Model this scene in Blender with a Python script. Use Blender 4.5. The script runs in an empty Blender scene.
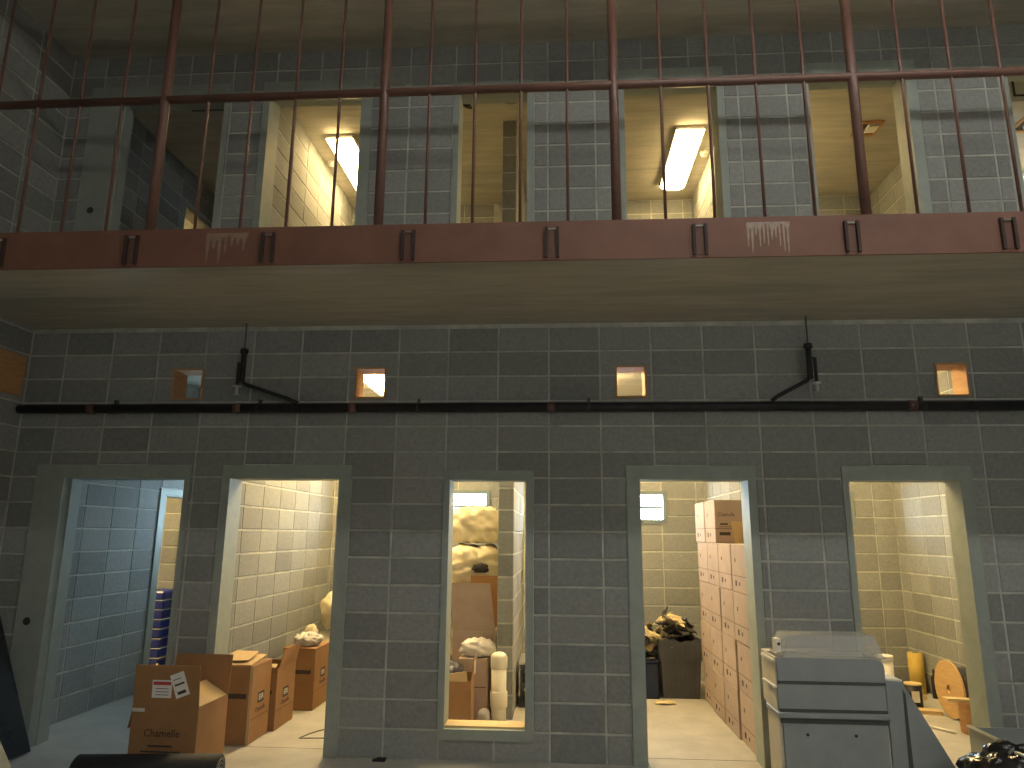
import bpy, bmesh, math, random
from math import sin, cos, pi, radians, sqrt
from mathutils import Vector, Matrix, noise

# ------------------------------------------------------------------ camera
SC = bpy.context.scene
COL = SC.collection
FPX = 708.087
PITCH, YAW, ROLL = 0.2098, -0.0676, 0.0081
EYE = Vector((3.7372, -5.5247, 1.5996))
_F = Vector((sin(YAW)*cos(PITCH), cos(YAW)*cos(PITCH), sin(PITCH)))
_R = Vector((cos(YAW), -sin(YAW), 0))
_U = _R.cross(_F)
_R2 = _R*cos(ROLL) + _U*sin(ROLL)
_U2 = _U*cos(ROLL) - _R*sin(ROLL)
cd = bpy.data.cameras.new('camera'); cam = bpy.data.objects.new('camera', cd); COL.objects.link(cam)
cd.sensor_fit = 'HORIZONTAL'; cd.sensor_width = 36; cd.lens = FPX*36/1024
cd.clip_start = .05; cd.clip_end = 100
cam.matrix_world = Matrix(((_R2.x, _U2.x, -_F.x, EYE.x), (_R2.y, _U2.y, -_F.y, EYE.y), (_R2.z, _U2.z, -_F.z, EYE.z), (0, 0, 0, 1)))
SC.camera = cam

# ------------------------------------------------------------------ sky, exposure
W = bpy.data.worlds.new('sky'); SC.world = W; W.use_nodes = True
bg = W.node_tree.nodes['Background']
bg.inputs[0].default_value = (.66, .84, 1.0, 1); bg.inputs[1].default_value = 20
vs = SC.view_settings
vs.view_transform = 'Standard'; vs.look = 'None'; vs.exposure = 1.2; vs.gamma = 1; vs.use_curve_mapping = False
SC.cycles.use_denoising = True
SC.cycles.max_bounces = 7; SC.cycles.diffuse_bounces = 4
SC.cycles.sample_clamp_indirect = 6
CELL_LAMP = 46.0         # radiance of the lower cell lamps
UPPER_LAMP = 18.0        # radiance of the upper cell lamps, kept lower against ceiling glare
HALL_LAMP = 21.5         # radiance of the strips over the hall
FILL_LAMP = 11.5         # fill lamps added out of view to raise the hall's ambient light
WARM = (1.0, .71, .31)
HALL = (1.0, .98, .9)

# ------------------------------------------------------------------ materials
MATS = {}
def mat(name, c1, c2=None, scale=20, rough=.85, metal=0, bump=0, bscale=None, stretch=(1, 1, 1), rnd=0, detail=6, c3=None, s3=2.0, f3=.5, **kw):
    m = bpy.data.materials.new(name); m.use_nodes = True; nt = m.node_tree; N = nt.nodes; L = nt.links
    b = N['Principled BSDF']; b.inputs['Roughness'].default_value = rough; b.inputs['Metallic'].default_value = metal
    c2 = c2 or c1
    tc = N.new('ShaderNodeTexCoord'); mp = N.new('ShaderNodeMapping'); mp.inputs['Scale'].default_value = stretch
    L.new(tc.outputs['Object'], mp.inputs[0])
    vec = mp.outputs[0]
    if rnd:
        oi = N.new('ShaderNodeObjectInfo'); va = N.new('ShaderNodeVectorMath'); va.operation = 'ADD'
        mu = N.new('ShaderNodeMath'); mu.operation = 'MULTIPLY'; mu.inputs[1].default_value = 37
        L.new(oi.outputs['Random'], mu.inputs[0]); L.new(mp.outputs[0], va.inputs[0]); L.new(mu.outputs[0], va.inputs[1]); vec = va.outputs[0]
    nz = N.new('ShaderNodeTexNoise'); nz.inputs['Scale'].default_value = scale; nz.inputs['Detail'].default_value = detail; nz.inputs['Roughness'].default_value = .65
    L.new(vec, nz.inputs[0])
    rp = N.new('ShaderNodeValToRGB'); rp.color_ramp.elements[0].position = .32; rp.color_ramp.elements[1].position = .68
    rp.color_ramp.elements[0].color = (*c1, 1); rp.color_ramp.elements[1].color = (*c2, 1)
    L.new(nz.outputs[0], rp.inputs[0]); col = rp.outputs[0]
    if c3:
        n3 = N.new('ShaderNodeTexNoise'); n3.inputs['Scale'].default_value = s3; n3.inputs['Detail'].default_value = 4
        L.new(vec, n3.inputs[0])
        r3 = N.new('ShaderNodeValToRGB'); r3.color_ramp.elements[0].position = f3; r3.color_ramp.elements[1].position = f3+.2
        r3.color_ramp.elements[0].color = (0, 0, 0, 1); r3.color_ramp.elements[1].color = (1, 1, 1, 1)
        L.new(n3.outputs[0], r3.inputs[0])
        mx = N.new('ShaderNodeMixRGB'); L.new(r3.outputs[0], mx.inputs[0]); L.new(col, mx.inputs[1]); mx.inputs[2].default_value = (*c3, 1); col = mx.outputs[0]
    if rnd:
        hv = N.new('ShaderNodeHueSaturation')
        mr = N.new('ShaderNodeMapRange'); mr.inputs[3].default_value = 1-rnd; mr.inputs[4].default_value = 1+rnd
        L.new(oi.outputs['Random'], mr.inputs[0]); L.new(mr.outputs[0], hv.inputs['Value']); L.new(col, hv.inputs['Color']); col = hv.outputs[0]
    L.new(col, b.inputs['Base Color'])
    if bump:
        bn = N.new('ShaderNodeTexNoise'); bn.inputs['Scale'].default_value = bscale or scale*3; bn.inputs['Detail'].default_value = 5
        L.new(vec, bn.inputs[0])
        bp = N.new('ShaderNodeBump'); bp.inputs['Strength'].default_value = bump; bp.inputs['Distance'].default_value = .01
        L.new(bn.outputs[0], bp.inputs['Height']); L.new(bp.outputs[0], b.inputs['Normal'])
    for k, v in kw.items():
        b.inputs[k.replace('_', ' ')].default_value = v
    MATS[name] = m; return m
def emit(name, c, s):
    m = bpy.data.materials.new(name); m.use_nodes = True; N = m.node_tree.nodes; b = N['Principled BSDF']
    b.inputs['Base Color'].default_value = (.8, .8, .8, 1)
    b.inputs['Emission Color'].default_value = (*c, 1); b.inputs['Emission Strength'].default_value = s
    MATS[name] = m; return m

mat('block', (.225, .235, .23), (.30, .305, .29), 34, .95, bump=.35, bscale=260, rnd=.17)
mat('mortar', (.31, .315, .29), (.56, .555, .50), 5, .95, bump=.3, bscale=120)
mat('slab', (.40, .38, .325), (.53, .50, .42), 5, .95, bump=.25, bscale=60, stretch=(.35, 2.6, 1), c3=(.34, .33, .29), s3=1.3, f3=.55)
mat('floor', (.36, .345, .31), (.47, .45, .40), 3, .6, bump=.08, bscale=40, c3=(.30, .28, .25), s3=1.1, f3=.55)
mat('primer', (.27, .305, .275), (.325, .36, .32), 9, .6, bump=.03)
mat('oxide', (.125, .062, .048), (.175, .088, .066), 7, .38, c3=(.13, .055, .038), s3=2.5, f3=.55, bump=.08, bscale=60)
mat('oxide_fascia', (.15, .066, .045), (.205, .092, .062), 3, .6, c3=(.24, .15, .11), s3=1.6, f3=.68, bump=.1, bscale=40)
mat('paint_drip', (.30, .22, .18), (.44, .36, .30), 30, .8)
mat('paint_smear', (.2, .13, .095), (.3, .21, .16), 20, .8)
mat('gap_shade', (.035, .018, .013), (.05, .026, .018), 9, .7)
mat('reel_ply', (.52, .32, .13), (.64, .42, .19), 7, .7, stretch=(1, 1, 5))
mat('iron', (.012, .013, .014), (.03, .03, .032), 14, .55, .3)
mat('dark_steel', (.05, .05, .05), (.10, .10, .10), 30, .4, .8)
mat('bright_metal', (.55, .55, .53), (.68, .68, .66), 20, .3, .9)
mat('plywood', (.44, .22, .085), (.58, .33, .14), 7, .7, stretch=(1, 1, 6), bump=.1)
mat('plywood_pale', (.58, .42, .20), (.70, .54, .29), 7, .7, stretch=(1, 1, 6), bump=.1)
mat('cardboard', (.28, .145, .058), (.34, .18, .075), 5, .85, rnd=.07, bump=.05, bscale=30)
mat('cardboard_dull', (.38, .29, .235), (.45, .35, .29), 5, .85, rnd=.06, bump=.05)
mat('cardboard_in', (.50, .36, .18), (.56, .40, .21), 6, .85)
mat('crate_print', (.05, .035, .03), (.08, .055, .045), 40, .9)
mat('label_white', (.72, .70, .66), (.80, .78, .74), 20, .7)
mat('label_red', (.45, .05, .04), (.5, .07, .05), 20, .7)
mat('tape', (.55, .52, .48), (.62, .6, .56), 20, .35)
mat('sack', (.62, .54, .36), (.74, .66, .46), 5, .8, bump=.35, bscale=18)
mat('wrap', (.62, .58, .54), (.8, .77, .72), 9, .25, bump=.5, bscale=30)
mat('pvc', (.74, .70, .58), (.80, .76, .64), 5, .4)
mat('steel_grey', (.245, .275, .28), (.30, .325, .325), 5, .42, .1, bump=.02)
mat('steel_groove', (.05, .055, .055), (.07, .075, .075), 10, .6, .1)
mat('enamel_cream', (.52, .48, .38), (.62, .58, .48), 6, .55, c3=(.34, .27, .18), s3=5, f3=.62)
mat('tub_plastic', (.66, .66, .62), (.72, .72, .68), 4, .3, Alpha=.25)
mat('tote', (.055, .058, .065), (.075, .078, .085), 6, .5)
mat('blue_plastic', (.008, .016, .17), (.015, .03, .28), 8, .35)
mat('blue_dark', (.006, .012, .04), (.01, .02, .06), 8, .5)
mat('glove_tan', (.50, .40, .22), (.66, .55, .33), 16, .9, rnd=.18, bump=.4, bscale=40)
mat('glove_black', (.018, .017, .018), (.045, .04, .038), 16, .8, rnd=.2, bump=.3)
mat('black_bag', (.006, .006, .007), (.014, .014, .016), 6, .18, bump=.9, bscale=14)
mat('navy_bag', (.02, .02, .035), (.05, .05, .075), 8, .5, bump=.6, bscale=18)
mat('foam_black', (.010, .010, .011), (.02, .02, .021), 30, .7, bump=.1)
mat('glass_panel', (.012, .015, .02), (.02, .024, .03), 3, .22)
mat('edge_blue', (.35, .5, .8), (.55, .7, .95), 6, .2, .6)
mat('cable', (.02, .022, .024), (.05, .05, .05), 60, .5)
mat('window_frame', (.16, .20, .215), (.2, .24, .25), 10, .5)
mat('white_plastic', (.78, .74, .66), (.84, .80, .72), 8, .35)
mat('lamp_body', (.75, .74, .70), (.8, .79, .75), 10, .4)
mat('paint_black', (.02, .022, .018), (.035, .035, .03), 12, .8)
mat('plate_grey', (.17, .17, .16), (.23, .23, .21), 12, .6)
mat('foam_yellow', (.50, .34, .07), (.6, .42, .1), 8, .7)
m = bpy.data.materials.new('glass'); m.use_nodes = True; b = m.node_tree.nodes['Principled BSDF']
N = m.node_tree.nodes; L = m.node_tree.links
tb = N.new('ShaderNodeBsdfTransparent'); tb.inputs[0].default_value = (.92, .97, .98, 1); gb = N.new('ShaderNodeBsdfGlossy'); gb.inputs['Roughness'].default_value = .05
mx = N.new('ShaderNodeMixShader'); mx.inputs[0].default_value = .06
L.new(tb.outputs[0], mx.inputs[1]); L.new(gb.outputs[0], mx.inputs[2]); L.new(mx.outputs[0], N['Material Output'].inputs[0]); MATS['glass'] = m
emit('lamp_warm', WARM, CELL_LAMP); emit('lamp_upper', WARM, UPPER_LAMP)
emit('lamp_hall', HALL, HALL_LAMP); emit('lamp_fill', HALL, FILL_LAMP)

# ------------------------------------------------------------------ helpers
class MB:
    def __init__(s): s.v = []; s.f = []
    def add(s, vs, fs):
        o = len(s.v); s.v += [tuple(p) for p in vs]; s.f += [tuple(i+o for i in f) for f in fs]; return s
    def box(s, x0, x1, y0, y1, z0, z1, M=None, ch=0):
        if ch:
            bm = bmesh.new(); bmesh.ops.create_cube(bm, size=1)
            for q in bm.verts: q.co = Vector(((x0+x1)/2+q.co.x*(x1-x0), (y0+y1)/2+q.co.y*(y1-y0), (z0+z1)/2+q.co.z*(z1-z0)))
            bmesh.ops.bevel(bm, geom=bm.edges[:], offset=ch, segments=1, affect='EDGES')
            return s.bm(bm, M)
        v = [(x, y, z) for z in (z0, z1) for y in (y0, y1) for x in (x0, x1)]
        if M: v = [M @ Vector(p) for p in v]
        return s.add(v, [(0, 2, 3, 1), (4, 5, 7, 6), (0, 1, 5, 4), (2, 6, 7, 3), (0, 4, 6, 2), (1, 3, 7, 5)])
    def bm(s, bm, M=None):
        bm.verts.index_update()
        s.add([(M @ q.co) if M else q.co for q in bm.verts], [[q.index for q in f.verts] for f in bm.faces]); bm.free(); return s
    def tube(s, pts, r, n=10, cap=True):
        pts = [Vector(p) for p in pts]; rings = []
        for i, p in enumerate(pts):
            d = (pts[min(i+1, len(pts)-1)]-pts[max(i-1, 0)]).normalized()
            a = Vector((0, 0, 1)) if abs(d.z) < .9 else Vector((1, 0, 0))
            u = d.cross(a).normalized(); w = d.cross(u)
            rr = r[i] if isinstance(r, (list, tuple)) else r
            rings.append([p+(u*cos(2*pi*k/n)+w*sin(2*pi*k/n))*rr for k in range(n)])
        o = [q for g in rings for q in g]; f = []
        for i in range(len(pts)-1):
            for k in range(n): f.append((i*n+k, i*n+(k+1) % n, (i+1)*n+(k+1) % n, (i+1)*n+k))
        if cap: f += [tuple(range(n))[::-1], tuple(range((len(pts)-1)*n, len(pts)*n))]
        return s.add(o, f)
    def prism(s, poly, axis, a, b):
        n = len(poly)
        def P(p, t): return (t, p[0], p[1]) if axis == 'x' else ((p[0], t, p[1]) if axis == 'y' else (p[0], p[1], t))
        v = [P(p, a) for p in poly]+[P(p, b) for p in poly]
        return s.add(v, [tuple(range(n)), tuple(range(n, 2*n))[::-1]]+[(i, i+n, (i+1) % n+n, (i+1) % n) for i in range(n)])
    def slab(s, quad, t):
        q = [Vector(p) for p in quad]; nrm = (q[1]-q[0]).cross(q[3]-q[0]).normalized()*t
        v = q+[p+nrm for p in q]
        return s.add(v, [(3, 2, 1, 0), (4, 5, 6, 7), (0, 1, 5, 4), (1, 2, 6, 5), (2, 3, 7, 6), (3, 0, 4, 7)])
    def mesh(s, name, m, smooth=False):
        me = bpy.data.meshes.new(name); me.from_pydata(s.v, [], s.f); me.materials.append(MATS[m])
        bm = bmesh.new(); bm.from_mesh(me); bmesh.ops.recalc_face_normals(bm, faces=bm.faces[:]); bm.to_mesh(me); bm.free()
        if smooth:
            for p in me.polygons: p.use_smooth = True
        return me
    def build(s, name, m, parent=None, smooth=False, **k):
        return link(name, s.mesh(name, m, smooth), parent, **k)
def link(name, me, parent=None, label=None, cat=None, group=None, kind=None, loc=None, rot=None):
    o = bpy.data.objects.new(name, me); COL.objects.link(o)
    if parent: o.parent = parent
    if loc is not None: o.location = loc
    if rot is not None: o.rotation_euler = rot
    return tag(o, label, cat, group, kind)
def tag(o, label=None, cat=None, group=None, kind=None):
    if label: o['label'] = label
    if cat: o['category'] = cat
    if group: o['group'] = group
    if kind: o['kind'] = kind
    return o
def thing(name, label, cat, loc=(0, 0, 0), rot=(0, 0, 0), group=None, kind=None):
    return link(name, None, None, label, cat, group, kind, loc, rot)
def copy_tree(o, parent=None):
    c = o.copy(); COL.objects.link(c); c.parent = parent
    for ch in list(o.children): copy_tree(ch, c)
    return c
def text_mesh(body, size, m, depth=.0008):
    cu = bpy.data.curves.new('t', 'FONT'); cu.body = body; cu.size = size; cu.extrude = depth; cu.align_x = 'CENTER'; cu.align_y = 'CENTER'
    cu.resolution_u = 2
    ob = bpy.data.objects.new('t', cu); COL.objects.link(ob)
    dg = bpy.context.evaluated_depsgraph_get()
    me = bpy.data.meshes.new_from_object(ob.evaluated_get(dg)); me.materials.clear(); me.materials.append(MATS[m])
    bpy.data.objects.remove(ob); return me
def lump(size, seed, rough=.25, fr=3.0, power=2.6, n=28, base_flat=True, sag=0):
    """a soft pillow-like body, wrinkled by noise"""
    bm = bmesh.new(); bmesh.ops.create_uvsphere(bm, u_segments=n, v_segments=n//2, radius=1)
    sd = Vector((seed*7.3, seed*3.1, seed*5.7))
    for v in bm.verts:
        d = v.co.normalized()
        k = (abs(d.x)**power+abs(d.y)**power+abs(d.z)**power)**(-1/power)
        w = noise.fractal(d*fr+sd, .9, 2.1, 4)
        rdg = 1-abs(noise.noise(d*fr*2.2+sd))*2
        k *= 1+rough*(w*.55+rdg*.18)
        p = d*k; p.z = max(p.z, -.93) if base_flat else p.z
        p.x *= 1+sag*(-p.z)
        v.co = Vector((p.x*size[0]/2, p.y*size[1]/2, p.z*size[2]/2+size[2]*.46))
    for ax in range(3):
        lo = min(v.co[ax] for v in bm.verts); hi = max(v.co[ax] for v in bm.verts)
        for v in bm.verts: v.co[ax] = (v.co[ax]-lo)/(hi-lo)*size[ax]-(0 if ax == 2 else size[ax]/2)
    return MB().bm(bm)

# ------------------------------------------------------------------ block walls
BW, BH = .4064, .2032
_bc = {}
def block_mesh(w, h):
    k = (round(w, 3), round(h, 3))
    if k in _bc: return _bc[k]
    c = .004; d = .03; a, b_ = w/2, h/2
    v = [(-a, d, -b_), (a, d, -b_), (a, d, b_), (-a, d, b_), (-a, c, -b_), (a, c, -b_), (a, c, b_), (-a, c, b_),
         (-a+c, 0, -b_+c), (a-c, 0, -b_+c), (a-c, 0, b_-c), (-a+c, 0, b_-c)]
    f = []
    for o in (0, 4):
        for i in range(4): f.append((o+i, o+(i+1) % 4, o+4+(i+1) % 4, o+4+i))
    f.append((8, 9, 10, 11))
    m_ = MB(); m_.add(v, f); me = m_.mesh('block', 'block'); _bc[k] = me; return me
def cut(rects, o):
    out = []
    for (a, b_, c, d) in rects:
        if o[1] <= a or o[0] >= b_ or o[3] <= c or o[2] >= d: out.append((a, b_, c, d)); continue
        if o[0] > a: out.append((a, o[0], c, d))
        if o[1] < b_: out.append((o[1], b_, c, d))
        u0, u1 = max(a, o[0]), min(b_, o[1])
        if o[2] > c: out.append((u0, u1, c, o[2]))
        if o[3] < d: out.append((u0, u1, o[3], d))
    return out
J = .0072
def put(w, me, axis, side, t0, t1, uc, zc):
    if axis == 'x': loc = (uc, t0 if side < 0 else t1, zc); rz = 0 if side < 0 else pi
    else: loc = (t0 if side < 0 else t1, uc, zc); rz = -pi/2 if side < 0 else pi/2
    link('block', me, w, loc=loc, rot=(0, 0, rz))
def wall(name, label, axis, t0, t1, u0, u1, z0, z1, openings=(), faces=(), uoff=0, margins=()):
    """axis x: runs along X between y=t0..t1; axis y: runs along Y between x=t0..t1.
    faces: (side, ua, ub, za, zb) block-faced regions; side -1 looks to -t, +1 to +t."""
    us = sorted({u0, u1, *[v for o in openings for v in o[:2] if u0 < v < u1]})
    zs = sorted({z0, z1, *[v for o in openings for v in o[2:] if z0 < v < z1]})
    sides = {f[0] for f in faces}; a = t0+(.0045 if -1 in sides else 0); b_ = t1-(.0045 if 1 in sides else 0)
    m_ = MB()
    for i in range(len(us)-1):
        for j in range(len(zs)-1):
            uc, zc = (us[i]+us[i+1])/2, (zs[j]+zs[j+1])/2
            if any(o[0] < uc < o[1] and o[2] < zc < o[3] for o in openings): continue
            if axis == 'x': m_.box(us[i], us[i+1], a, b_, zs[j], zs[j+1])
            else: m_.box(a, b_, us[i], us[i+1], zs[j], zs[j+1])
    w = m_.build(name, 'mortar', label=label, cat='wall', kind='structure')
    for (side, ua, ub, za, zb) in faces:
        k0, k1 = math.floor((ua-uoff)/BW), math.ceil((ub-uoff)/BW)
        for k in range(k0, k1):
            for q in range(int(round(za/BH)), int(math.ceil(zb/BH))):
                r = [(max(uoff+k*BW, ua, u0), min(uoff+(k+1)*BW, ub, u1), max(q*BH, z0), min((q+1)*BH, z1))]
                if r[0][1]-r[0][0] < .03 or r[0][3]-r[0][2] < .03: continue
                for o in list(openings)+list(margins): r = cut(r, o)
                if len(r) > 1 or r and (r[0][1]-r[0][0] < .06 or r[0][3]-r[0][2] < .06):
                    c0, c1 = max(uoff+k*BW, ua, u0), min(uoff+(k+1)*BW, ub, u1); uc, zc = (c0+c1)/2, q*BH+BH/2; m2 = MB()
                    for (p0, p1, q0, q1) in r:
                        if p1-p0 < .012 or q1-q0 < .012: continue
                        a0, a1 = p0+(J if abs(p0-c0) < 1e-6 else 0), p1-(J if abs(p1-c1) < 1e-6 else 0)
                        b0, b1 = q0+(J if abs(q0-q*BH) < 1e-6 else 0), q1-(J if abs(q1-(q+1)*BH) < 1e-6 else 0)
                        if side < 0 and axis == 'x' or side > 0 and axis == 'y': m2.box(a0-uc, a1-uc, 0, .03, b0-zc, b1-zc)
                        else: m2.box(uc-a1, uc-a0, 0, .03, b0-zc, b1-zc)
                    if m2.v: put(w, m2.mesh('block', 'block'), axis, side, t0, t1, uc, zc)
                elif r:
                    p0, p1, q0, q1 = r[0]
                    put(w, block_mesh(p1-p0-2*J, q1-q0-2*J), axis, side, t0, t1, (p0+p1)/2, (q0+q1)/2)
    return w

ZS, ZF, ZC = 3.28, 3.42, 5.88     # soffit, upper floor, cell ceiling
D1, D2, WN, D4, D5 = (-.262, .745), (1.12, 2.003), (2.885, 3.478), (4.353, 5.162), (5.905, 6.712)
HD = 2.022
SQ = [(.55, .815), (2.085, 2.342), (4.18, 4.432), (6.628, 6.875)]
sqz = (2.662, 2.925)
gr = lambda d, a, b_, s_=0: (d[0]-.017, d[1]+.017, a-s_, b_+.017)
low = [gr(D1, 0, HD), gr(D2, 0, HD), gr(WN, .215, HD-.006, .017), gr(D4, 0, HD), gr(D5, 0, HD)]+[(*s, *sqz) for s in SQ]
U1, U2, UW, U4, U5, U6 = (-.235, .755), (1.172, 2.008), (2.882, 3.478), (4.312, 5.10), (5.868, 6.668), (7.49, 8.08)
UH = 5.465
upp = [gr(U1, ZF, UH), gr(U2, ZF, UH), gr(UW, ZF+.215, UH-.03, .017), gr(U4, ZF, UH), gr(U5, ZF, UH), gr(U6, ZF+.215, UH+.02, .017)]

floor = MB().box(-3.2, 10.2, -9.2, 3.3, -.15, 0).build('floor', 'floor', label='bare pale concrete floor of hall and cells', cat='floor', kind='structure')
jb = MB().box(4.36, 4.366, -.9, 3.0, .0002, .0012); jb.build('floor_joint', 'steel_groove', floor)
jb = MB().box(1.0, 5.4, .195, .201, .0002, .0012); jb.build('floor_joint', 'steel_groove', floor)

mlow = [(-.505, -.2, 0, 2.13), (1.05, 2.1, 0, 2.13), (2.84, 3.535, .145, 2.085), (4.25, 5.222, 0, 2.13), (5.86, 6.8, 0, 2.13), (.7, .785, 0, 2.13), (-.505, .785, 1.9, 2.13)]
wall('wall_front_lower', 'dark grey block wall of the lower cells, under the walkway', 'x', 0, .2, -3.2, 10.2, 0, ZS, low,
     [(-1, -.72, 8.54, 0, ZS)], margins=mlow)
mupp = [(-.5, -.2, ZF, 5.57), (.7, .80, ZF, 5.57), (-.5, .80, 5.3, 5.57), (1.11, 2.10, ZF, 5.57), (2.83, 3.535, ZF, 5.5), (4.21, 5.16, ZF, 5.57), (5.82, 6.76, ZF, 5.57), (7.43, 8.14, ZF, 5.55)]
wall('wall_front_upper', 'grey block wall of the upper cells behind the railing', 'x', 0, .2, -3.2, 10.2, ZS, 6.7, upp,
     [(-1, -.72, 8.54, 17*BH, ZC)], margins=mupp)
wall('wall_left', 'block side wall of the hall at the left edge', 'y', -.92, -.72, -9.2, 0, 0, 6.7, (),
     [(1, -1.9, 0, 0, ZC)], uoff=0)
MB().box(9.8, 10.2, -9.2, 3.3, 0, 6.7).build('wall_right', 'block', label='far right side wall of the hall', cat='wall', kind='structure')
MB().box(-3.2, 10.2, -9.4, -9.2, 0, 6.7).build('wall_behind', 'block', label='hall wall behind the viewer', cat='wall', kind='structure')
MB().box(-3.4, 10.2, -9.2, -1.75, 6.7, 6.9).build('ceiling_hall', 'slab', label='high concrete ceiling over the open hall', cat='ceiling', kind='structure')
MB().box(-3.4, 10.2, -1.75, 3.3, ZC, 6.9).build('ceiling_upper', 'slab', label='rough concrete ceiling over walkway and upper cells', cat='ceiling', kind='structure')
MB().box(-3.4, 10.2, -1.35, 3.3, ZS, ZF).build('floor_mezzanine', 'slab', label='concrete walkway slab with a brownish underside', cat='floor', kind='structure')

# back wall with high windows, each storey
WA = [(-.35, .65), (1.5, 2.9), (3.42, 5.008), (6.25, 7.165), (8.2, 9.0)]
wz = (1.745, 2.125)
bo = [(*WA[0], 1.6, 2.1)]+[(*w, *wz) for w in WA[1:]]+[(-.05, .4, 5.2, 5.42), (*WA[4], wz[0]+ZF, wz[1]+ZF)]
wall('wall_back', 'block outer wall at the back of the cells with small high windows', 'x', 3.1, 3.3, -3.4, 10.2, 0, ZC, bo,
     [(-1, -2.2, -.75, 0, 2.4), (-1, .98, 3.1, .4, 2.6), (-1, 3.32, 5.45, .2, 2.6), (-1, 5.65, 7.62, 0, 2.6), (-1, .9, 2.9, 5.0, ZC), (-1, 3.2, 5.5, 5.0, ZC), (-1, 5.65, 7.7, 5.2, ZC)], uoff=.07)
def win(n, x0, x1, z0, z1, lab):
    w = thing('window_%d' % n, lab, 'window', ((x0+x1)/2, 3.2, z0), kind='structure')
    hw, h = (x1-x0)/2, z1-z0; f = .045
    mb = MB()
    for a in ((-hw, hw, 0, f), (-hw, hw, h-f, h), (-hw, -hw+f, f, h-f), (hw-f, hw, f, h-f)): mb.box(a[0], a[1], -.115, .05, a[2], a[3])
    mb.build('window_frame', 'window_frame', w)
    MB().box(-hw+f, hw-f, -.03, .03, h/2-.014, h/2+.014).build('glazing_bar', 'window_frame', w)
    for q in (0, 1):
        MB().box(-hw+f, hw-f, 0, .004, f if q == 0 else h/2+.014, h/2-.014 if q == 0 else h-f).build('pane', 'glass', w)
    ld = bpy.data.lights.new('sky_portal', 'AREA'); ld.shape = 'RECTANGLE'; ld.size = x1-x0; ld.size_y = h
    ld.cycles.is_portal = True
    lo = bpy.data.objects.new('sky_portal', ld); COL.objects.link(lo); lo.parent = w; lo.location = (0, .08, h/2); lo.rotation_euler = (-pi/2, 0, 0)
win(1, *WA[0], 1.6, 2.1, 'high window at the back of the dim leftmost cell')
win(2, *WA[1], *wz, 'bright high window behind the stacked cream sacks')
win(3, *WA[2], *wz, 'bright two-pane high window left of the carton stack')
win(4, *WA[3], *wz, 'bright high window behind the grey cabinet stack')
win(5, *WA[4], *wz, 'high window of the last lower cell on the right')
win(6, -.05, .4, 5.2, 5.42, 'high window of the dim upper left cell')
win(7, *WA[4], wz[0]+ZF, wz[1]+ZF, 'high window of the last upper cell on the right')

# cell partitions
c1o = [(2.0, 2.95, 0, 2.0)]
wall('wall_cell_left', 'blue-lit block side wall inside the leftmost lower cell', 'y', -.75, -.55, .2, 3.1, 0, ZS, c1o,
     [(1, .2, 2.6, 0, 2.5)], margins=[(1.9, 3.05, 0, 2.07)], uoff=.3)
wall('wall_upper_cell_left', 'block side wall inside the leftmost upper cell', 'y', -.9, -.7, .2, 3.1, ZF, ZC, [(2.05, 2.95, ZF, 5.43)],
     [(1, .2, 3.1, 21*BH, ZC)], uoff=.3)
wall('wall_cell_right', 'block partition between the two lower cells on the left', 'y', .83, .98, .2, 3.1, 0, ZS, (),
     [(1, .2, 3.1, 0, 2.9)], uoff=.18)
wall('wall_upper_cell_right', 'block partition between the two upper cells on the left', 'y', .83, 1.0, .2, 3.1, ZF, ZC, (),
     [(1, .2, 3.1, 20*BH, ZC)], uoff=.18)
wall('wall_chase', 'block partition seen on end through the tall window', 'y', 3.165, 3.31, 1.2, 3.1, 0, ZS, (),
     [(1, 1.2, 3.1, 0, 2.5)], uoff=.1)
for z in range(0, 12):
    me = block_mesh(.145-.004, BH-2*J); link('block', me, bpy.data.objects['wall_chase'], loc=(3.2375, 1.197, z*BH+BH/2))
wall('wall_upper_chase', 'block partition seen on end through the tall upper window', 'y', 3.165, 3.31, 1.2, 3.1, ZF, ZC, (),
     [(1, 1.2, 3.1, 22*BH, ZC)], uoff=.1)
for z in range(22, 29):
    h = min(ZC, (z+1)*BH)-z*BH
    link('block', block_mesh(.145-.004, h-2*J), bpy.data.objects['wall_upper_chase'], loc=(3.2375, 1.197, z*BH+h/2))
wall('wall_cell_middle', 'block partition behind the tall stack of cartons', 'y', 5.455, 5.65, .2, 3.1, 0, ZS, (),
     [(-1, .2, 3.1, 6*BH, 2.9)], uoff=.2)
wall('wall_upper_cell_middle', 'block partition right of the bright upper lamp', 'y', 5.47, 5.65, .2, 3.1, ZF, ZC, (),
     [(-1, .2, 3.1, 21*BH, ZC)], uoff=.2)
wall('wall_cell_far', 'warm lit block partition on the right of the cable reel cell', 'y', 7.62, 7.77, 1.2, 3.1, 0, ZS, (),
     [(-1, 1.2, 3.1, 0, 3.1)], uoff=.04)
wall('wall_upper_cell_far', 'block partition at the right of the upper cell with the ceiling sleeve', 'y', 7.72, 7.87, 1.2, 3.1, ZF, ZC, (),
     [(-1, 1.2, 3.1, 23*BH, ZC)], uoff=.04)
MB().box(-3.4, -3.2, -9.2, 3.3, 0, 6.9).build('wall_outer_left', 'block', label='outer wall beyond the leftmost cells', cat='wall', kind='structure')

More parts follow.
